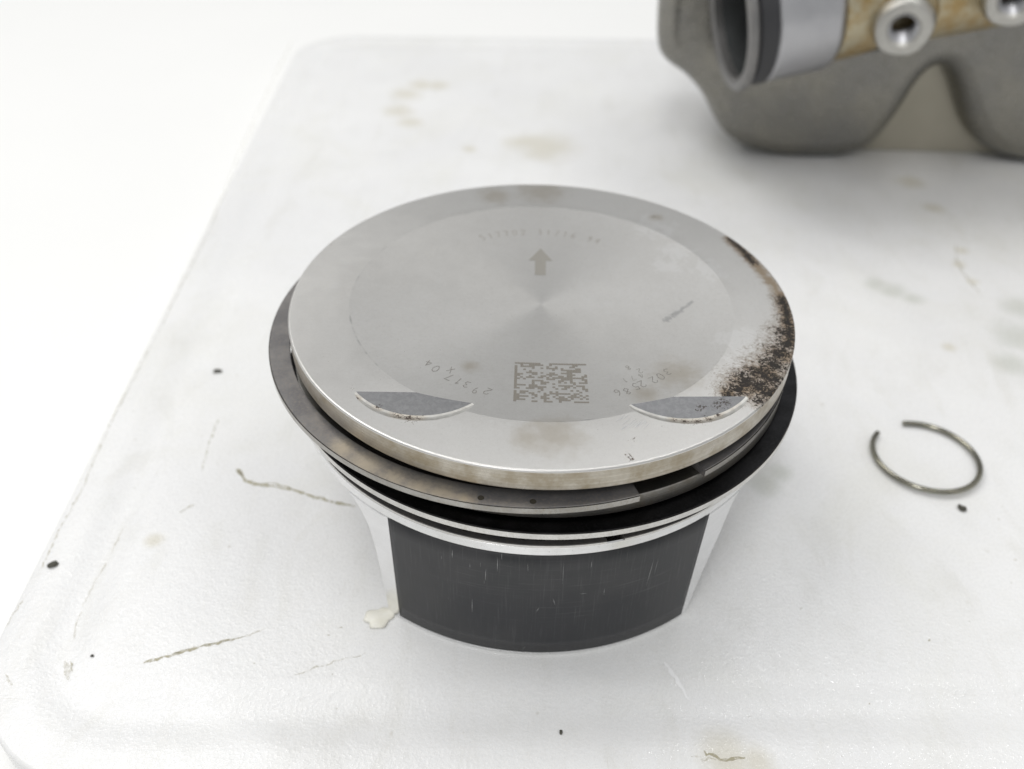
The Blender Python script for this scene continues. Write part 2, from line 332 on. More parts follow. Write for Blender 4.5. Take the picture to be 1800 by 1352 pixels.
t.bump(t.math('ADD', t.math('MULTIPLY', peb, 0.8), t.math('ADD', t.math('MULTIPLY', peb2, 0.7), t.math('MULTIPLY', n2, 1.5))), 0.36, 0.25)
M['board'] = t.m
t = NT('white_table_laminate'); n = t.noise(0.01, 3)
t.set(col=t.mix(n, (0.86, 0.86, 0.85), (0.90, 0.90, 0.885)), rough=0.4); M['table'] = t.m
def dirt(name, col, lo, hi, scale, amax):
    t = NT(name); n = t.noise(scale, 5, 0.75); t.set(col=col, rough=0.6, alpha=t.ramp(n, lo, hi, 0.0, amax)); M[name] = t.m
dirt('dirt_dark', (0.42, 0.385, 0.26), 0.28, 0.60, 0.9, 0.78)
dirt('dirt_faint', (0.56, 0.53, 0.42), 0.36, 0.66, 0.8, 0.55)
t = NT('dark_crumb'); t.set(col=t.mix(t.noise(1.5), (0.03, 0.03, 0.025), (0.10, 0.095, 0.07)), rough=0.6); M['crumb'] = t.m
t = NT('yellowed_glue'); t.set(col=t.mix(t.noise(0.5), (0.82, 0.815, 0.77), (0.76, 0.73, 0.61)), rough=0.35); M['glue'] = t.m
M['scratch_white'] = NT('white_scrape').set(col=(0.92, 0.92, 0.92), rough=0.2)

# background engine part
t = NT('grey_cast_metal'); a = t.noise(0.035, 4, 0.6); b = t.noise(0.5, 4, 0.6)
base = t.mix(t.ramp(a, 0.35, 0.65), (0.215, 0.21, 0.195), (0.255, 0.245, 0.215)); base = t.mix(t.ramp(b, 0.5, 0.8, 0, 0.3), base, (0.12, 0.12, 0.09))
t.set(col=base, metal=0.9, rough=t.ramp(b, 0.3, 0.7, 0.24, 0.36)); t.bump(b, 0.2, 0.2); M['cast'] = t.m
t = NT('tan_cast_metal'); a = t.noise(0.06, 4); t.set(col=t.mix(a, (0.36, 0.335, 0.265), (0.50, 0.47, 0.39)), metal=0.35, rough=0.35); M['web'] = t.m
t = NT('gold_chromate'); a = t.noise(0.12, 5, 0.65); b = t.noise(0.6, 4)
base = t.mix(t.ramp(a, 0.38, 0.62), (0.38, 0.27, 0.12), (0.46, 0.41, 0.29)); base = t.mix(t.ramp(b, 0.5, 0.75, 0, 0.5), base, (0.30, 0.20, 0.09))
t.set(col=base, metal=0.75, rough=0.42); t.bump(b, 0.2, 0.3); M['gold'] = t.m
t = NT('collar_metal'); a = t.noise(0.15, 4); t.set(col=t.mix(a, (0.40, 0.40, 0.42), (0.52, 0.52, 0.53)), metal=0.9, rough=0.36); M['collar'] = t.m
t = NT('worn_aluminium_boss'); a = t.noise(0.5, 4); t.set(col=t.mix(a, (0.40, 0.39, 0.36), (0.54, 0.53, 0.50)), metal=0.8, rough=0.42); t.bump(a, 0.3, 0.3); M['boss'] = t.m
t = NT('dark_rim_metal'); a = t.noise(0.3, 4); t.set(col=t.mix(a, (0.17, 0.17, 0.17), (0.26, 0.25, 0.24)), metal=0.7, rough=0.4); M['rim'] = t.m
M['rubber'] = NT('black_rubber').set(col=(0.03, 0.03, 0.033), rough=0.45)
t = NT('dark_bore'); t.set(col=t.mix(t.noise(0.3), (0.055, 0.06, 0.06), (0.10, 0.105, 0.105)), metal=0.5, rough=0.5); M['bore'] = t.m

# ------------------------------------------------------------------ setting: white table
TZ = -10.0
tb = mesh_obj('table', [(-1600, -900, TZ), (1600, -900, TZ), (1600, 1900, TZ), (-1600, 1900, TZ)], [(0, 1, 2, 3)], 'table')
tb['kind'] = 'structure'

# ------------------------------------------------------------------ cutting board with a juice groove
BW, BH, BR = 520.0, 389.5, 30.0
ROT = math.radians(2.6); BO = Vector((-101.4, -79.5))
def bpt(x, y): c, s = math.cos(ROT), math.sin(ROT); return BO.x+c*x-s*y, BO.y+s*x+c*y
def rrect(ins, z, n=14):
    r = max(BR-ins, 0.5); L = []
    for cx, cy, a in ((ins+r, ins+r, 180), (BW-ins-r, ins+r, 270), (BW-ins-r, BH-ins-r, 0), (ins+r, BH-ins-r, 90)):
        for k in range(n+1):
            g = math.radians(a+90*k/n); x, y = bpt(cx+r*math.cos(g), cy+r*math.sin(g)); L.append((x, y, z))
    return L
prof = [(1.2, TZ), (0.0, TZ+1.2), (0.0, -0.7), (0.12, -0.32), (0.35, -0.1), (0.8, 0.0), (5.0, 0.0), (6.2, 0.0)]
for k in range(9):
    g = math.radians(-60+120*k/8); prof.append((13.2+6.6*(k-4)/4, -0.7*(0.5+0.5*math.cos(math.pi*(k-4)/4.4))))
prof += [(21.0, 0.0)]
V, Fc = [], []
for ins, z in prof: V += rrect(ins, z)
n = len(rrect(0, 0))
for i in range(len(prof)-1):
    for k in range(n): Fc.append((i*n+k, i*n+(k+1) % n, (i+1)*n+(k+1) % n, (i+1)*n+k))
Fc.append(tuple(range((len(prof)-1)*n, len(prof)*n))); Fc.append(tuple(range(n-1, -1, -1)))
board = mesh_obj('cutting_board', V, Fc, 'board', smooth=35)
tag(board, 'worn white plastic cutting board with a groove along its edge, under the piston', 'cutting board')
def board_z(x, y):
    c, s = math.cos(ROT), math.sin(ROT); dx, dy = x-BO.x, y-BO.y
    d = min(c*dx+s*dy, -s*dx+c*dy)
    if d > 21.0 or d < 6.2: return 0.03
    for (i0, z0), (i1, z1) in zip(prof[7:], prof[8:]):
        if i0 <= d <= i1: return z0+(z1-z0)*(d-i0)/(i1-i0)+0.05
    return 0.03
def px_line(pts, wpx, mat, jit=1.0, name='scratch', parent=board, step=6):
    P = []
    for (x0, y0), (x1, y1) in zip(pts, pts[1:]):
        k = max(2, int(math.hypot(x1-x0, y1-y0)/step))
        for i in range(k): P.append((x0+(x1-x0)*i/k+random.uniform(-jit, jit), y0+(y1-y0)*i/k+random.uniform(-jit, jit)))
    P.append(pts[-1]); W = []; Q = []
    for i, (x, y) in enumerate(P):
        q = un(x, y, 0); Q.append((q.x, q.y)); k = (q-CAM).length/F_PX
        W.append(max(0.06, wpx*k*random.uniform(0.45, 1.3)*min(1, 0.25+i/2, 0.25+(len(P)-1-i)/2)))
    V, Fc = ribbon(Q, W, board_z)
    return mesh_obj(name, V, Fc, mat, parent, smooth=None)
px_line([(418, 828), (432, 845), (455, 853), (490, 857), (520, 863), (560, 876), (600, 886), (628, 890)], 6, 'dirt_dark', 1.2)
px_line([(416, 824), (428, 838)], 9, 'dirt_dark', 1.5)
px_line([(450, 848), (485, 852), (515, 860)], 4, 'dirt_dark', 2.0)
px_line([(252, 1166), (290, 1155), (340, 1140), (400, 1126), (428, 1119)], 5, 'dirt_dark', 1.3)
px_line([(300, 1150), (350, 1136), (420, 1122), (470, 1104)], 2.5, 'dirt_faint', 1.5)
px_line([(128, 1125), (133, 1092), (145, 1060), (165, 1020), (186, 985)], 3, 'dirt_faint', 1.5)
px_line([(120, 1190), (116, 1172), (112, 1158)], 10, 'dirt_faint', 3)
px_line([(128, 1182), (122, 1160)], 4, 'dirt_dark', 3)
px_line([(195, 970), (205, 945), (215, 925)], 3, 'dirt_faint', 1.5)
px_line([(355, 830), (364, 790), (376, 755), (384, 735)], 4, 'dirt_faint', 1.5)
px_line([(318, 900), (332, 890), (345, 886)], 9, 'dirt_faint', 3)
px_line([(520, 62), (500, 100), (460, 185), (420, 270), (372, 395), (320, 500), (270, 600)], 3, 'dirt_faint', 1.0, step=12)
px_line([(267, 605), (206, 720), (160, 822), (146, 858), (108, 925), (72, 1000)], 3.0, 'dirt_faint', 1.2)
px_line([(200, 718), (212, 712)], 5, 'dirt_faint', 1)
px_line([(46, 1045), (30, 1070), (8, 1105)], 3, 'dirt_faint', 2)
px_line([(10, 1185), (30, 1225), (52, 1262), (72, 1300)], 3.5, 'dirt_faint', 2)
px_line([(40, 1192), (75, 1172)], 2.5, 'dirt_faint', 2)
px_line([(640, 1150), (600, 1160), (540, 1180), (515, 1188)], 3, 'dirt_faint', 3)
px_line([(1235, 1322), (1262, 1332), (1290, 1334), (1310, 1332)], 5, 'dirt_dark', 4)
px_line([(1215, 1333), (1260, 1336)], 4, 'dirt_faint', 4)
px_line([(1682, 430), (1682, 462), (1700, 488), (1722, 515)], 5, 'dirt_faint', 2, step=10)
px_line([(1168, 1163), (1180, 1180), (1196, 1205), (1212, 1228)], 7, 'scratch_white', 1.2)
for k in range(26):
    x, y = random.choice([(random.uniform(1380, 1790), random.uniform(880, 1100)), (random.uniform(380, 700), random.uniform(900, 1250)), (random.uniform(1250, 1790), random.uniform(1050, 1330)), (random.uniform(150, 450), random.uniform(500, 900))])
    a = random.uniform(0, 6.28); l = random.uniform(2, 7)
    px_line([(x, y), (x+l*math.cos(a), y+l*0.6*math.sin(a))], random.uniform(1.5, 3.5), random.choice(['dirt_dark', 'dirt_faint', 'dirt_faint']), 0.8, name='dirt_fleck', step=3)

# ------------------------------------------------------------------ piston
piston = empty('piston', 'aluminium engine piston with dark coated skirt, standing crown up on the white board', 'piston')
# ring belt and crown turned as one solid: (r, z, material of the band that follows)
MB = ['crown', 'land', 'groove', 'land_dark', 'land_bright', 'pocket', 'lip', 'land_second']
bp, bm = [], []
def add(r, z, k): bp.append((r, z)); bm.append(k)
for k in range(31): r = 0.02+(DISH_R-0.02)*k/30; add(r, HC-DISH_D*(1-(r/DISH_R)**2), 0)
add(41, HC, 0); add(45, HC, 0); add(49.25, HC, 0)
for k in range(1, 5): g = math.radians(90*k/5); add(49.25+0.4*math.sin(g), HC-0.4*(1-math.cos(g)), 0)
add(49.65, HC-0.4, 1); add(49.65, 45.2, 1); add(49.45, 44.9, 2)
add(44.6, 44.9, 3); add(44.6, 41.65, 7); add(49.3, 41.65, 7); add(49.45, 41.5, 7)
add(49.45, 38.5, 7); add(49.3, 38.3, 2); add(44.6, 38.3, 2); add(44.6, 36.15, 2); add(49.2, 36.15, 3); add(49.35, 36.0, 3)
add(49.35, 34.3, 3); add(49.2, 34.1, 2); add(45.0, 34.1, 2); add(45.0, 31.25, 4); add(49.4, 31.25, 4); add(49.6, 31.05, 4)
add(49.6, 29.2, 4); add(49.2, 28.6, 4); add(44.0, 28.6, 4); add(43.0, 38.5, 4); add(38.0, 41.5, 4); add(0.02, 42.0, 4)
V, Fc, fm = lathe(bp, 300, fm=bm)
P = len(bp)
Fc.append(tuple(i*P for i in range(300))); fm.append(0)
Fc.append(tuple(i*P+P-1 for i in range(299, -1, -1))); fm.append(4)
tmp = mesh_obj('crown', V, Fc, mats=MB, fmat=fm, smooth=None)
bmx = bmesh.new(); bmx.from_mesh(tmp.data); bmesh.ops.recalc_face_normals(bmx, faces=bmx.faces); bmx.to_mesh(tmp.data); bmx.free()
def cutter(cx, cy, R, tilt, az, y_line):
    """tilted valve pocket tool: flat floor, sloping wall; the floor meets the crown plane along a line towards the centre"""
    prof = [(0.01, 0.0), (R-0.5, 0.0), (R, 0.05), (R+0.5, 0.24), (R+1.45, 0.80), (R+1.7, 6.0), (0.01, 6.0)]
    mk = [5, 6, 6, 6, 6, 6]
    V, Fc, fm = lathe(prof, 160, fm=mk)
    # floor plane: rotate about the local x axis so that it drops away from the crown centre, then turn by az
    ct, stt = math.cos(tilt), math.sin(tilt); ca, sa = math.cos(az), math.sin(az); out = []
    for x, y, z in V:
        y2, z2 = y*ct-z*stt, y*stt+z*ct
        x3, y3 = x*ca-y2*sa, x*sa+y2*ca
        out.append((cx+x3, cy+y3, z2))
    dz = HC-math.tan(tilt)*(y_line-cy)          # floor height at the pocket centre
    out = [(x, y, z+dz) for x, y, z in out]
    o = mesh_obj('cutter', out, Fc, mats=MB, fmat=fm, smooth=None)
    b = bmesh.new(); b.from_mesh(o.data); bmesh.ops.remove_doubles(b, verts=b.verts, dist=2e-5); bmesh.ops.recalc_face_normals(b, faces=b.faces); b.to_mesh(o.data); b.free()
    return o
cuts = [cutter(-21.0, -22.4, 14.8, math.radians(6.4), math.radians(1.5), -31.2), cutter(24.1, -20.9, 15.0, math.radians(6.4), math.radians(3.0), -30.2)]
for c in cuts:
    md = tmp.modifiers.new('cut', 'BOOLEAN'); md.object = c; md.operation = 'DIFFERENCE'; md.solver = 'EXACT'
bpy.context.view_layer.update()
dg = bpy.context.evaluated_depsgraph_get()
me = bpy.data.meshes.new_from_object(tmp.evaluated_get(dg)); me.name = 'crown'
for o in [tmp]+cuts: bpy.data.objects.remove(o, do_unlink=True)
me.shade_smooth(); me.set_sharp_from_angle(angle=math.radians(5))
crown = bpy.data.objects.new('crown', me); C.objects.link(crown); crown.parent = piston

# skirt: two curved walls whose sides narrow downwards, joined by pin boss walls
def interp(tab, z):
    for (z0, a0), (z1, a1) in zip(tab, tab[1:]):
        if z <= z1: f = max(0, (z-z0)/(z1-z0)); return a0+(a1-a0)*f
    return tab[-1][1]
TL = [(0, -35.0), (6, -35.5), (12.4, -36.3), (18, -37.1), (23, -38.4), (26, -40.2), (28, -42.5), (29.2, -46.0)]
TR = [(0, 38.3), (6, 39.9), (11.5, 41.6), (17, 43.8), (21.7, 45.6), (26, 47.2), (28, 48.6), (29.2, 51.0)]
zs = [0.0, 0.5, 1, 3, 6, 9, 12, 15, 18, 20.5, 23, 25, 26.5, 27.8, 28.6]
def skirt_wall(turn):
    V, Fc = [], []; na = 48; R0, TH = 49.6, 3.6
    def ring(z, R, shrink):
        a0, a1 = interp(TL, z)+shrink, interp(TR, z)-shrink
        for i in range(na+1):
            g = math.radians(a0+(a1-a0)*i/na+turn); V.append((R*math.sin(g), -R*math.cos(g), z))
    rows = [(z, R0-(0.5 if z == 0 else 0)) for z in zs]
    for z, R in rows: ring(z, R, 0)
    for z, R in reversed(rows): ring(z, R0-TH, 0.0)
    nr = len(rows)*2
    for j in range(nr):
        jj = (j+1) % nr
        for i in range(na): Fc.append((j*(na+1)+i, j*(na+1)+i+1, jj*(na+1)+i+1, jj*(na+1)+i))
    h = len(rows)
    for j in range(h-1):
        for i, rev in ((0, False), (na, True)):
            q = (j*(na+1)+i, (j+1)*(na+1)+i, (nr-2-j)*(na+1)+i, (nr-1-j)*(na+1)+i); Fc.append(q[::-1] if rev else q)
    return V, Fc
for turn in (0, 180): mesh_obj('skirt', *skirt_wall(turn), 'skirt_aluminium', piston, smooth=30)
def boss_wall(sx):
    V, Fc = [], []
    # wall that bows inwards between the two skirts
    ys = [(-37+74*i/20) for i in range(21)]
    for z in (6.0, 14, 22, 28.6):
        for off in (0, 4.5):
            for y in ys:
                inn = 25.5-off+(z-6)*0.10
                c, s = math.cos(math.radians(2.8)), math.sin(math.radians(2.8)); x = sx*inn
                V.append((x*c-y*s, x*s+y*c, z+(1.5*math.cos(math.radians(y/40*90)) if z == 6.0 else 0)))
    n = 21
    for k in range(3):
        for i in range(20):
            for off in (0, 1):
                a = (k*2+off)*n+i; b = ((k+1)*2+off)*n+i; Fc.append((a, a+1, b+1, b))
    for i in range(20): Fc.append((i, n+i, n+i+1, i+1))
    return V, Fc
for sx in (-1, 1):
    w = mesh_obj('pin_boss_wall', *boss_wall(sx), 'skirt_aluminium', piston, smooth=40)
    V, Fc, _ = lathe([(11.5, 18.0), (11.5, 28.3), (12.2, 29.0), (15.0, 29.0), (15.6, 28.4), (15.6, 18.0)], 64, closed=True)
    V = [(sx*z, x, 16.3+y) for x, y, z in V]
    c, s = math.cos(math.radians(2.8)), math.sin(math.radians(2.8))
    mesh_obj('pin_boss', [(x*c-y*s, x*s+y*c, z) for x, y, z in V], Fc, 'skirt_aluminium', piston, smooth=40)
# graphite coated panels
for turn in (0, 180):
    V, Fc = [], []; na, nz = 60, 8
    for j in range(nz+1):
        f = j/nz; z = 0.95+(29.1-0.95)*f; a0 = -31.7+(-32.3+31.7)*f; a1 = 37.0+(39.0-37.0)*f
        for i in range(na+1):
            g = math.radians(a0+(a1-a0)*i/na+turn); V.append((49.64*math.sin(g), -49.64*math.cos(g), z+(0.45 if False else 0)))
    for j in range(nz):
        for i in range(na): a = j*(na+1)+i; Fc.append((a, a+1, a+na+2, a+na+1))
    pn = mesh_obj('skirt_coating', V, Fc, 'coating', piston, smooth=30)
    pn['label'] = 'dark grey graphite coating panel on the skirt'
    sd = pn.modifiers.new('thickness', 'SOLIDIFY'); sd.thickness = 0.03*S; sd.offset = 1
# a few long bright scratches in the front coating
for (x0, y0, x1, y1, wd) in [(795, 966, 795, 982, .16), (875, 980, 874, 1005, .14), (854, 1000, 853, 1022, .14), (830, 1051, 830, 1078, .14), (972, 1052, 976, 1064, .14), (991, 986, 989, 1030, .08), (1040, 986, 1039, 1000, .10), (1150, 982, 1136, 1030, .16), (1157, 982, 1150, 1010, .10), (948, 1068, 942, 1076, .14), (1063, 1034, 1061, 1046, .12), (826, 990, 826, 1000, .08), (1018, 1044, 1032, 1043, .12), (882, 970, 882, 986, .08), (776, 975, 776, 985, .06), (928, 990, 928, 1006, .07), (925, 1135, 918, 1142, .10), (880, 1140, 879, 1146, .10)]:
    def hit(px, py, R=49.685):
        d = fw+rt*((px-900)/F_PX)+up*((676-py)/F_PX); a = d.x**2+d.y**2; b = CAM.x*d.x+CAM.y*d.y; k = CAM.x**2+CAM.y**2-R*R
        return CAM+d*((-b-math.sqrt(b*b-a*k))/a)
    a, b = hit(x0, y0), hit(x1, y1); tt = (b-a).normalized(); nn = Vector((a.x, a.y, 0)).normalized(); sd = tt.cross(nn)*wd*0.36
    md_ = (a+b)/2; mesh_obj('scratch', [a, md_+sd, b, md_-sd], [(0, 1, 2, 3)], 'scratch_grey', piston, smooth=None)

# rings
def ring(name, c, ro, wd, z0, z1, a0, a1, mats, n=260):
    bv = 0.14 if z1-z0 > 1 else 0.06
    prof = [(ro-wd, z0), (ro-bv, z0), (ro, z0+bv), (ro, z1-bv*1.4), (ro-bv*1.2, z1-bv), (ro-bv*1.5, z1), (ro-wd, z1)]
    V, Fc, fm = lathe(prof, n, a0, a1, c, fm=[0, 1, 1, 2, 0, 0, 0], closed=True)
    mats = mats+['groove']
    return mesh_obj(name, V, Fc, mats=mats, fmat=fm, parent=piston, smooth=30)
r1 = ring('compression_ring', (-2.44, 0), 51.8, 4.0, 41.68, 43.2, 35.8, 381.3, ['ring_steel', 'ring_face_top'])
r1['label'] = 'loose steel top ring sticking out to the left, its gap at the right front'
for az in (-7.95, 1.63):
    g = math.radians(az); cx, cy = -2.44+50.4*math.sin(g), -50.4*math.cos(g); nv = 20
    V = [(cx, cy, 43.2-0.0)]+[(cx+0.55*math.cos(6.2832*k/nv), cy+0.55*math.sin(6.2832*k/nv), 43.215) for k in range(nv)]
    V[0] = (cx, cy, 43.205)
    mesh_obj('punch_mark', V, [(0, 1+k, 1+(k+1) % nv) for k in range(nv)], 'punch', r1, smooth=None)
r2 = ring('compression_ring', (0.7, -0.7), 51.6, 4.2, 36.2, 37.75, 203, 557, ['ring_black', 'ring_face'])
r2['label'] = 'black second ring below the top ring'
ring('oil_ring_rail', (0.2, -0.1), 49.75, 3.0, 31.3, 31.95, 17.4, 373.7, ['ring_steel', 'ring_face'])
ring('oil_ring_rail', (0.0, 0.0), 49.5, 3.0, 33.3, 33.95, 70, 425, ['ring_steel', 'ring_face'])
V, Fc = [], []                                # wavy spacer between the rails
for i in range(361):
    g = math.radians(26+(352)*i/360); r = 48.0+0.7*(1 if (i//2) % 2 else -1)
    for z in (31.97, 33.28): V.append((r*math.sin(g), -r*math.cos(g), z))
for i in range(360): Fc.append((2*i, 2*i+2, 2*i+3, 2*i+1))
mesh_obj('oil_ring_spacer', V, Fc, 'groove', piston, smooth=None)

# marks on the crown
def cs(x, y, h=0.02): return crown_z(x, y)+h
STROKE = {'0': [[(.5, 1), (.15, .8), (.1, .4), (.3, 0), (.65, .05), (.85, .45), (.8, .85), (.5, 1)]], '1': [[(.3, .75), (.55, 1), (.5, 0)]],
          '2': [[(.1, .75), (.35, 1), (.7, .95), (.8, .65), (.4, .3), (.1, 0), (.85, .05)]], '3': [[(.15, .9), (.5, 1), (.75, .8), (.4, .55), (.8, .35), (.6, .03), (.15, .1)]],
          '4': [[(.65, 0), (.6, 1), (.1, .35), (.9, .35)]], '5': [[(.8, 1), (.25, 1), (.2, .6), (.6, .62), (.8, .3), (.5, 0), (.15, .1)]],
          '6': [[(.7, 1), (.3, .65), (.15, .3), (.4, 0), (.75, .15), (.7, .45), (.2, .4)]], '7': [[(.1, .98), (.85, 1), (.35, 0)]],
          '8': [[(.5, .55), (.2, .8), (.5, 1), (.75, .8), (.5, .55), (.15, .25), (.5, 0), (.85, .25), (.5, .55)]], '9': [[(.75, .65), (.4, .5), (.2, .8), (.5, 1), (.75, .8), (.7, .3), (.5, 0)]],
          'x': [[(.1, 1), (.8, 0)], [(.8, .9), (.15, .1)], [(.3, .3), (.7, .4)]]}
def glyph(ch, cx, cy, ang, h, wd, jit=0.05, wr=0.75):
    c, s = math.cos(ang), math.sin(ang); parts = []
    for st in STROKE[ch]:
        P = []
        for (a, b), (a2, b2) in zip(st, st[1:]):
            for k in range(3): P.append((a+(a2-a)*k/3, b+(b2-b)*k/3))
        P.append(st[-1]); Q = []
        for a, b in P:
            u, v = (a-.5)*h*wr+random.uniform(-jit, jit)*h*0.4, (b-.5)*h+random.uniform(-jit, jit)*h*0.4
            Q.append((cx+u*c-v*s, cy+u*s+v*c))
        parts.append(ribbon(Q, [wd*random.uniform(0.6, 1.2) for _ in Q], cs))
    return join(parts)
left = [('2', 856.7, 689), ('9', 836, 688), ('3', 820, 676.7), ('1', 805.6, 671), ('7', 790, 664), ('x', 792, 650), ('0', 765.6, 649), ('4', 753, 639)]
right = [('3', 1172, 655.5), ('0', 1160.5, 664), ('2', 1148, 670), ('2', 1128, 677), ('5', 1117, 681), ('8', 1102, 690), ('6', 1085.5, 692)]
for seq, ang, hh in ((left, 180-28, 1.9), (right, 180+27, 1.9)):
    parts = []
    for ch, px, py in seq:
        q = un(px, py, HC-0.8); parts.append(glyph(ch, q.x, q.y, math.radians(ang)+random.uniform(-.12, .12), hh, 0.15))
    mesh_obj('hand_engraved_number', *join(parts), 'engrave', piston, smooth=None)
# fainter second row beside the right number
parts = []
for ch, px, py in (('8', 1104, 648), ('2', 1124, 655), ('4', 1126, 664), ('1', 1098, 672), ('7', 1112, 668)):
    q = un(px, py, HC-1.2); parts.append(glyph(ch, q.x, q.y, math.radians(205), 1.4, 0.12))
mesh_obj('hand_engraved_number', *join(parts), 'laser', piston, smooth=None)
# laser arc text above the arrow
parts = []; txt = '517702 31716 94'
for i, ch in enumerate(txt):
    if ch == ' ': continue
    az = math.radians(117.5-i*3.95); r = 27.6
    parts.append(glyph(ch, r*math.cos(az)-0.3, r*math.sin(az), az-math.pi/2, 2.0, 0.30, 0.0, 0.6))
mesh_obj('laser_text', *join(parts), 'laser_faint', piston, smooth=None)
# laser arrow
ar = [(-1.15, 10.9), (1.15, 10.9), (1.15, 16.4), (2.6, 16.4), (0.05, 21.2), (-2.55, 16.4), (-1.15, 16.4)]
V = [(x-0.1, y, cs(x, y)) for x, y in ar]; mesh_obj('laser_arrow', V, [(0, 1, 2, 6), (6, 2, 3, 4, 5)], 'laser', piston, smooth=None)
# laser etched square mark: irregular cells
V, Fc = [], []; n = 25; x0, x1, y0, y1 = -4.75, 8.35, -32.2, -20.0
g_ = random.Random(11); prev = False
for j in range(n):
    for i in range(n):
        p_ = 0.44+(0.10 if prev else -0.06)+(0.34 if i < 1 else 0)+(0.30 if j == n-1 else 0)
        prev = g_.random() < p_
        if not prev: continue
        k = len(V); dx, dy = (x1-x0)/n, (y1-y0)/n; ax, ay = x0+i*dx, y0+j*dy
        for qx, qy in ((ax, ay), (ax+dx*.98, ay), (ax+dx*.98, ay+dy*.95), (ax, ay+dy*.95)): V.append((qx, qy, cs(qx, qy, 0.015)))
        Fc.append((k, k+1, k+2, k+3))
mesh_obj('laser_etched_patch', V, Fc, 'laser_patch', piston, smooth=None)
# bright hairline scratches beside the right valve pocket and nicks on the rim
parts = []
for k in range(34):
    x, y = random.uniform(1082, 1135), random.uniform(722, 762); l = random.uniform(6, 24)
    if y < 715+(x-1085)*0.55+4: y += 18
    q, q2 = un(x, y, HC), un(x+l*0.75, y-l*0.62, HC)
    if (Vector((q2.x-23.9, q2.y+22.4)).length < 15.6): continue
    parts.append(ribbon([(q.x, q.y), ((q.x+q2.x)/2, (q.y+q2.y)/2), (q2.x, q2.y)], [0.02, 0.07, 0.02], cs))
mesh_obj('scratch', *join(parts), 'scratch_bright', piston, smooth=None)

# ------------------------------------------------------------------ circlip
pts = []
ccx, ccy, cr = 94.6, 8.7, 12.2
for k in range(81):
    g = math.radians(97-(319)*k/80)
    pts.append((ccx+cr*math.cos(g), ccy+cr*math.sin(g), 0.85+0.5*math.sin(math.radians(k*2.2))**2))
V, Fc = tube(pts, 0.66, 14)
o = mesh_obj('circlip', V, Fc, 'spring_steel', smooth=50)
tag(o, 'thin open spring steel wire ring lying on the board right of the piston', 'circlip')

# ------------------------------------------------------------------ crumbs and a dab of glue
def crumb(px, py, sx, sy, sz, rotz, seed, label, mat='crumb', name='dirt_crumb', cat='dirt crumb', sub=2):
    b = bmesh.new(); bmesh.ops.create_icosphere(b, subdivisions=sub, radius=1.0); g = random.Random(seed); q = un(px, py, 0)
    for v in b.verts:
        k = 1+g.uniform(-.28, .28) if mat != 'glue' else 1+0.16*math.sin(3*math.atan2(v.co.y, v.co.x)+1)+0.1*math.sin(7*math.atan2(v.co.y, v.co.x)); x, y, z = v.co.x*sx*k, v.co.y*sy*k, max(v.co.z*sz*k, -sz*.5)
        v.co = (S*(x*math.cos(rotz)-y*math.sin(rotz)), S*(x*math.sin(rotz)+y*math.cos(rotz)), S*(z+sz*.5))
    me = bpy.data.meshes.new(name); b.to_mesh(me); b.free(); me.materials.append(M[mat])
    if mat == 'glue': me.shade_smooth()
    o = bpy.data.objects.new(name, me); C.objects.link(o); o.location = (q.x*S, q.y*S, (board_z(q.x, q.y)-0.02)*S); tag(o, label, cat); return o
crumb(382, 654, 1.2, 0.6, 0.5, 0.1, 1, 'tiny dark crumb on the board just left of the top ring')
crumb(93, 994, 1.1, 0.75, 0.5, 0.6, 2, 'tiny dark crumb by the left edge of the board')
crumb(1690, 895, 0.95, 0.75, 0.7, 2.2, 3, 'tiny dark crumb just below the wire ring')
crumb(986, 1286, 0.28, 0.5, 0.3, 0.1, 4, 'tiny brown speck on the board in front of the piston')
crumb(162, 1153, 0.35, 0.25, 0.2, 0.1, 6, 'tiny dark speck near the front left corner of the board')
crumb(668, 1086, 3.2, 2.3, 0.45, 0.5, 5, 'pale yellow dab of dried residue by the left foot of the piston skirt', 'glue', 'residue_dab', 'residue', 3)

# ------------------------------------------------------------------ grey cast engine part behind
house = empty('engine_casting', 'grey lobed metal casting with a gold tinted pipe, standing behind the piston', 'engine part', (150, 200, 0))
OFF = Vector((150, 200, 0))
outl = [(40.5, 80), (41, 57), (42.6, 40), (46.5, 35), (53, 31.5), (58.5, 26.8), (63.5, 21), (67, 15), (71, 9.4), (76, 5.4), (82, 2.6), (91, .6), (102, 0), (114, .2), (123, 1.6), (129, 5), (133, 11.5), (136.5, 20), (139, 28.5), (141.2, 33.6), (144, 36.2), (147, 36.4), (150, 34.2), (154, 29), (158.6, 21.5), (163, 14.5), (168.5, 8.6), (175, 4.6), (183, 2), (194, .3), (206, 0), (217, .6), (226, 3.4), (233, 10), (239, 22), (246, 34), (256, 40), (262, 48), (264, 80)]
def smooth_poly(P, it=2):
    for _ in range(it):
        Q = [P[0]]
        for a, b in zip(P, P[1:]): Q += [(a[0]*.75+b[0]*.25, a[1]*.75+b[1]*.25), (a[0]*.25+b[0]*.75, a[1]*.25+b[1]*.75)]
        Q.append(P[-1]); P = Q
    return P
outl = smooth_poly(outl, 2); n = len(outl)
cxm = 152.0
rows = []                                     # (y, inset from outline, x scale)
for k in range(7): g = math.radians(90*k/6); rows.append((175+9*(1-math.cos(g)), 7*(1-math.sin(g))))
rows += [(200, 0), (225, 0.0), (250, 1.5)]
def inset_pt(i, d):
    a, b = outl[max(i-1, 0)], outl[min(i+1, n-1)]; tx, tz = b[0]-a[0], b[1]-a[1]; l = math.hypot(tx, tz) or 1
    return outl[i][0]-tz/l*d*1.0, outl[i][1]+tx/l*d
V, Fc = [], []
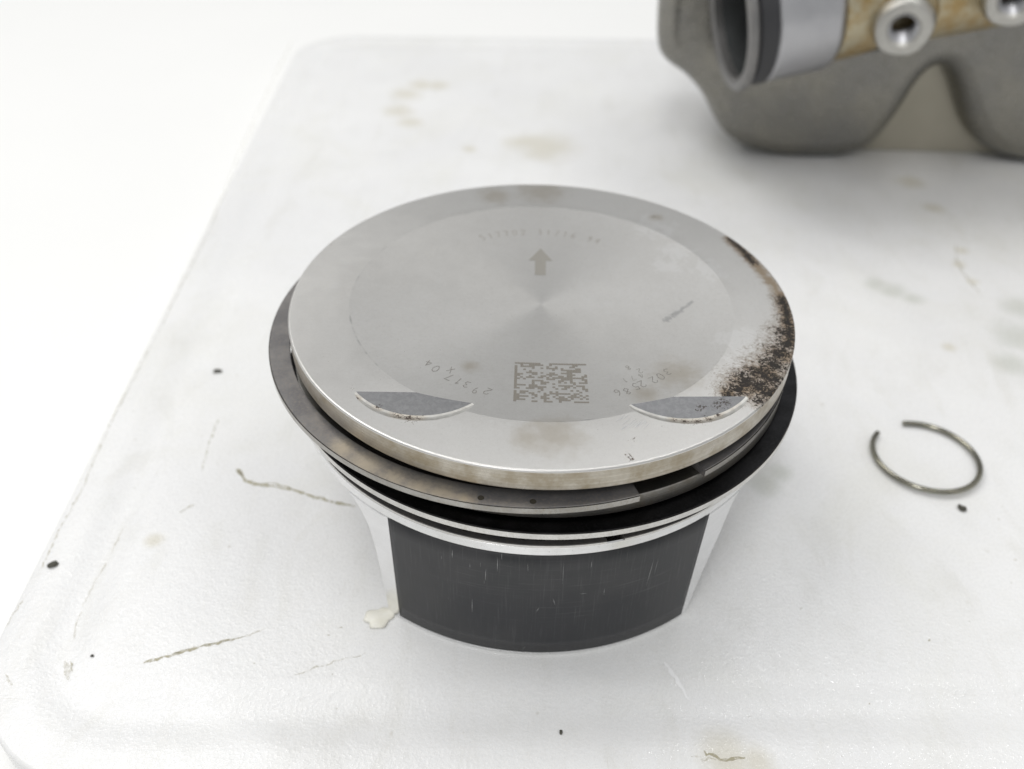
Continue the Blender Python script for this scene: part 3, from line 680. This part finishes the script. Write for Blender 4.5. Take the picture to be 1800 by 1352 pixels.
for y, d in rows:
    k = 1-0.0030*max(0, y-185)
    for i in range(n):
        x, z = inset_pt(i, d) ; V.append((cxm+(x-cxm)*k-OFF.x, y-OFF.y, max(z, 0.0)))
for j in range(len(rows)-1):
    for i in range(n-1): a = j*n+i; Fc.append((a, a+1, a+n+1, a+n))
Fc.append(tuple(range(n))); Fc.append(tuple(range(len(rows)*n-1, (len(rows)-1)*n-1, -1)))
Fc.append(tuple([j*n for j in range(len(rows))]+[j*n+n-1 for j in range(len(rows)-1, -1, -1)]))
mesh_obj('housing', V, Fc, 'cast', house, smooth=50)
V, Fc = [], []
for y in (188, 200):
    for x, z in ((108, 0.3), (192, 0.3), (192, 60), (108, 60)): V.append((x-OFF.x, y-OFF.y, z))
Fc = [(0, 1, 2, 3), (7, 6, 5, 4), (0, 4, 5, 1), (1, 5, 6, 2), (2, 6, 7, 3), (3, 7, 4, 0)]
mesh_obj('web', V, Fc, 'web', house, smooth=None)
# pipe in front of it
P0 = Vector((60.5, 152.0, 60.2)); D = Vector((1.0, 0.13, 0.17)).normalized()
ax = D.cross(Vector((0, 0, 1))).normalized(); ay = ax.cross(D)
def pipe_lathe(prof, n=72):
    V, Fc = [], []
    for i in range(n):
        g = 6.283185*i/n
        for s_, r in prof: V.append(P0+D*s_+(ax*math.cos(g)+ay*math.sin(g))*r-OFF)
    P = len(prof)
    for i in range(n):
        j = (i+1) % n
        for k in range(P): l = (k+1) % P; Fc.append((i*P+k, i*P+l, j*P+l, j*P+k))
    return V, Fc
mesh_obj('pipe_rim', *pipe_lathe([(0, 20.6), (-0.4, 21.4), (-0.4, 22.6), (0.3, 23.6), (2.2, 23.8), (3.2, 22.6), (3.4, 19.5), (0.6, 19.5)]), 'rim', house)
mesh_obj('pipe_bore', *pipe_lathe([(0.7, 20.0), (60, 19.0), (60, 0.1), (59, 0.1), (59, 18.4), (0.8, 19.6)]), 'bore', house)
mesh_obj('rubber_seal', *pipe_lathe([(3.4, 19.8), (3.4, 21.9), (4.0, 22.6), (8.6, 22.6), (9.4, 21.9), (9.4, 19.8)]), 'rubber', house)
mesh_obj('pipe_collar', *pipe_lathe([(9.4, 19.9), (9.4, 21.6), (10.2, 22.3), (28.0, 22.0), (30.0, 21.0), (31.0, 19.5)]), 'collar', house)
# gold tinted cast body, slightly irregular
V, Fc = [], []; prof = [(30, 18.0), (30.9, 20.5), (38, 20.4), (46, 19.4), (60, 18.8), (80, 18.4), (110, 18.4), (150, 19), (190, 19), (191, 5)]
n = 64; P = len(prof)
for i in range(n):
    g = 6.283185*i/n
    for s_, r in prof: rr_ = r*(1+0.035*math.sin(3*g+s_*0.05)); V.append(P0+D*s_+(ax*math.cos(g)+ay*math.sin(g))*rr_-OFF)
for i in range(n):
    j = (i+1) % n
    for k in range(P-1): Fc.append((i*P+k, i*P+k+1, j*P+k+1, j*P+k))
mesh_obj('pipe_body', V, Fc, 'gold', house)
def boss(along, R, depth, off=Vector((0, 0, 0))):
    """threaded boss: short tube whose open end looks towards the front left and up"""
    base = P0+D*along
    A = Vector((-0.25, -0.93, -0.10)).normalized()
    tip = base+A*29+off
    a1 = A.cross(Vector((0, 0, 1))).normalized(); b1 = a1.cross(A)
    def lt(prof, n=40):
        V, Fc = [], []
        for i in range(n):
            g = 6.283185*i/n
            for s_, r in prof: V.append(tip+A*s_+(a1*math.cos(g)+b1*math.sin(g))*r*(1+0.02*math.sin(5*g))-OFF)
        P = len(prof)
        for i in range(n):
            j = (i+1) % n
            for k in range(P-1): Fc.append((i*P+k, i*P+k+1, j*P+k+1, j*P+k))
        return V, Fc
    o = mesh_obj('threaded_boss', *lt([(-depth, R*1.18), (-depth*.5, R*1.08), (-1.5, R*1.0), (-0.3, R*.93), (0, R*.84), (0, R*.60), (-0.8, R*.50)]), mats=['boss'], parent=house)
    mesh_obj('boss_skirt', *lt([(-depth*1.5, R*1.5), (-depth*.9, R*1.22), (-depth*.30, R*1.06)]), 'gold', o)
    tp = []
    for k in range(13): tp += [(-0.8-k*0.9, R*.50), (-1.25-k*0.9, R*.43)]
    tp.append((-14, 0.05)); mesh_obj('thread', *lt(tp), 'collar', o, smooth=20)
boss(58, 8.6, 15, Vector((0, 0, -3.5)))
boss(91, 8.2, 15, Vector((0, 0, -1.0)))
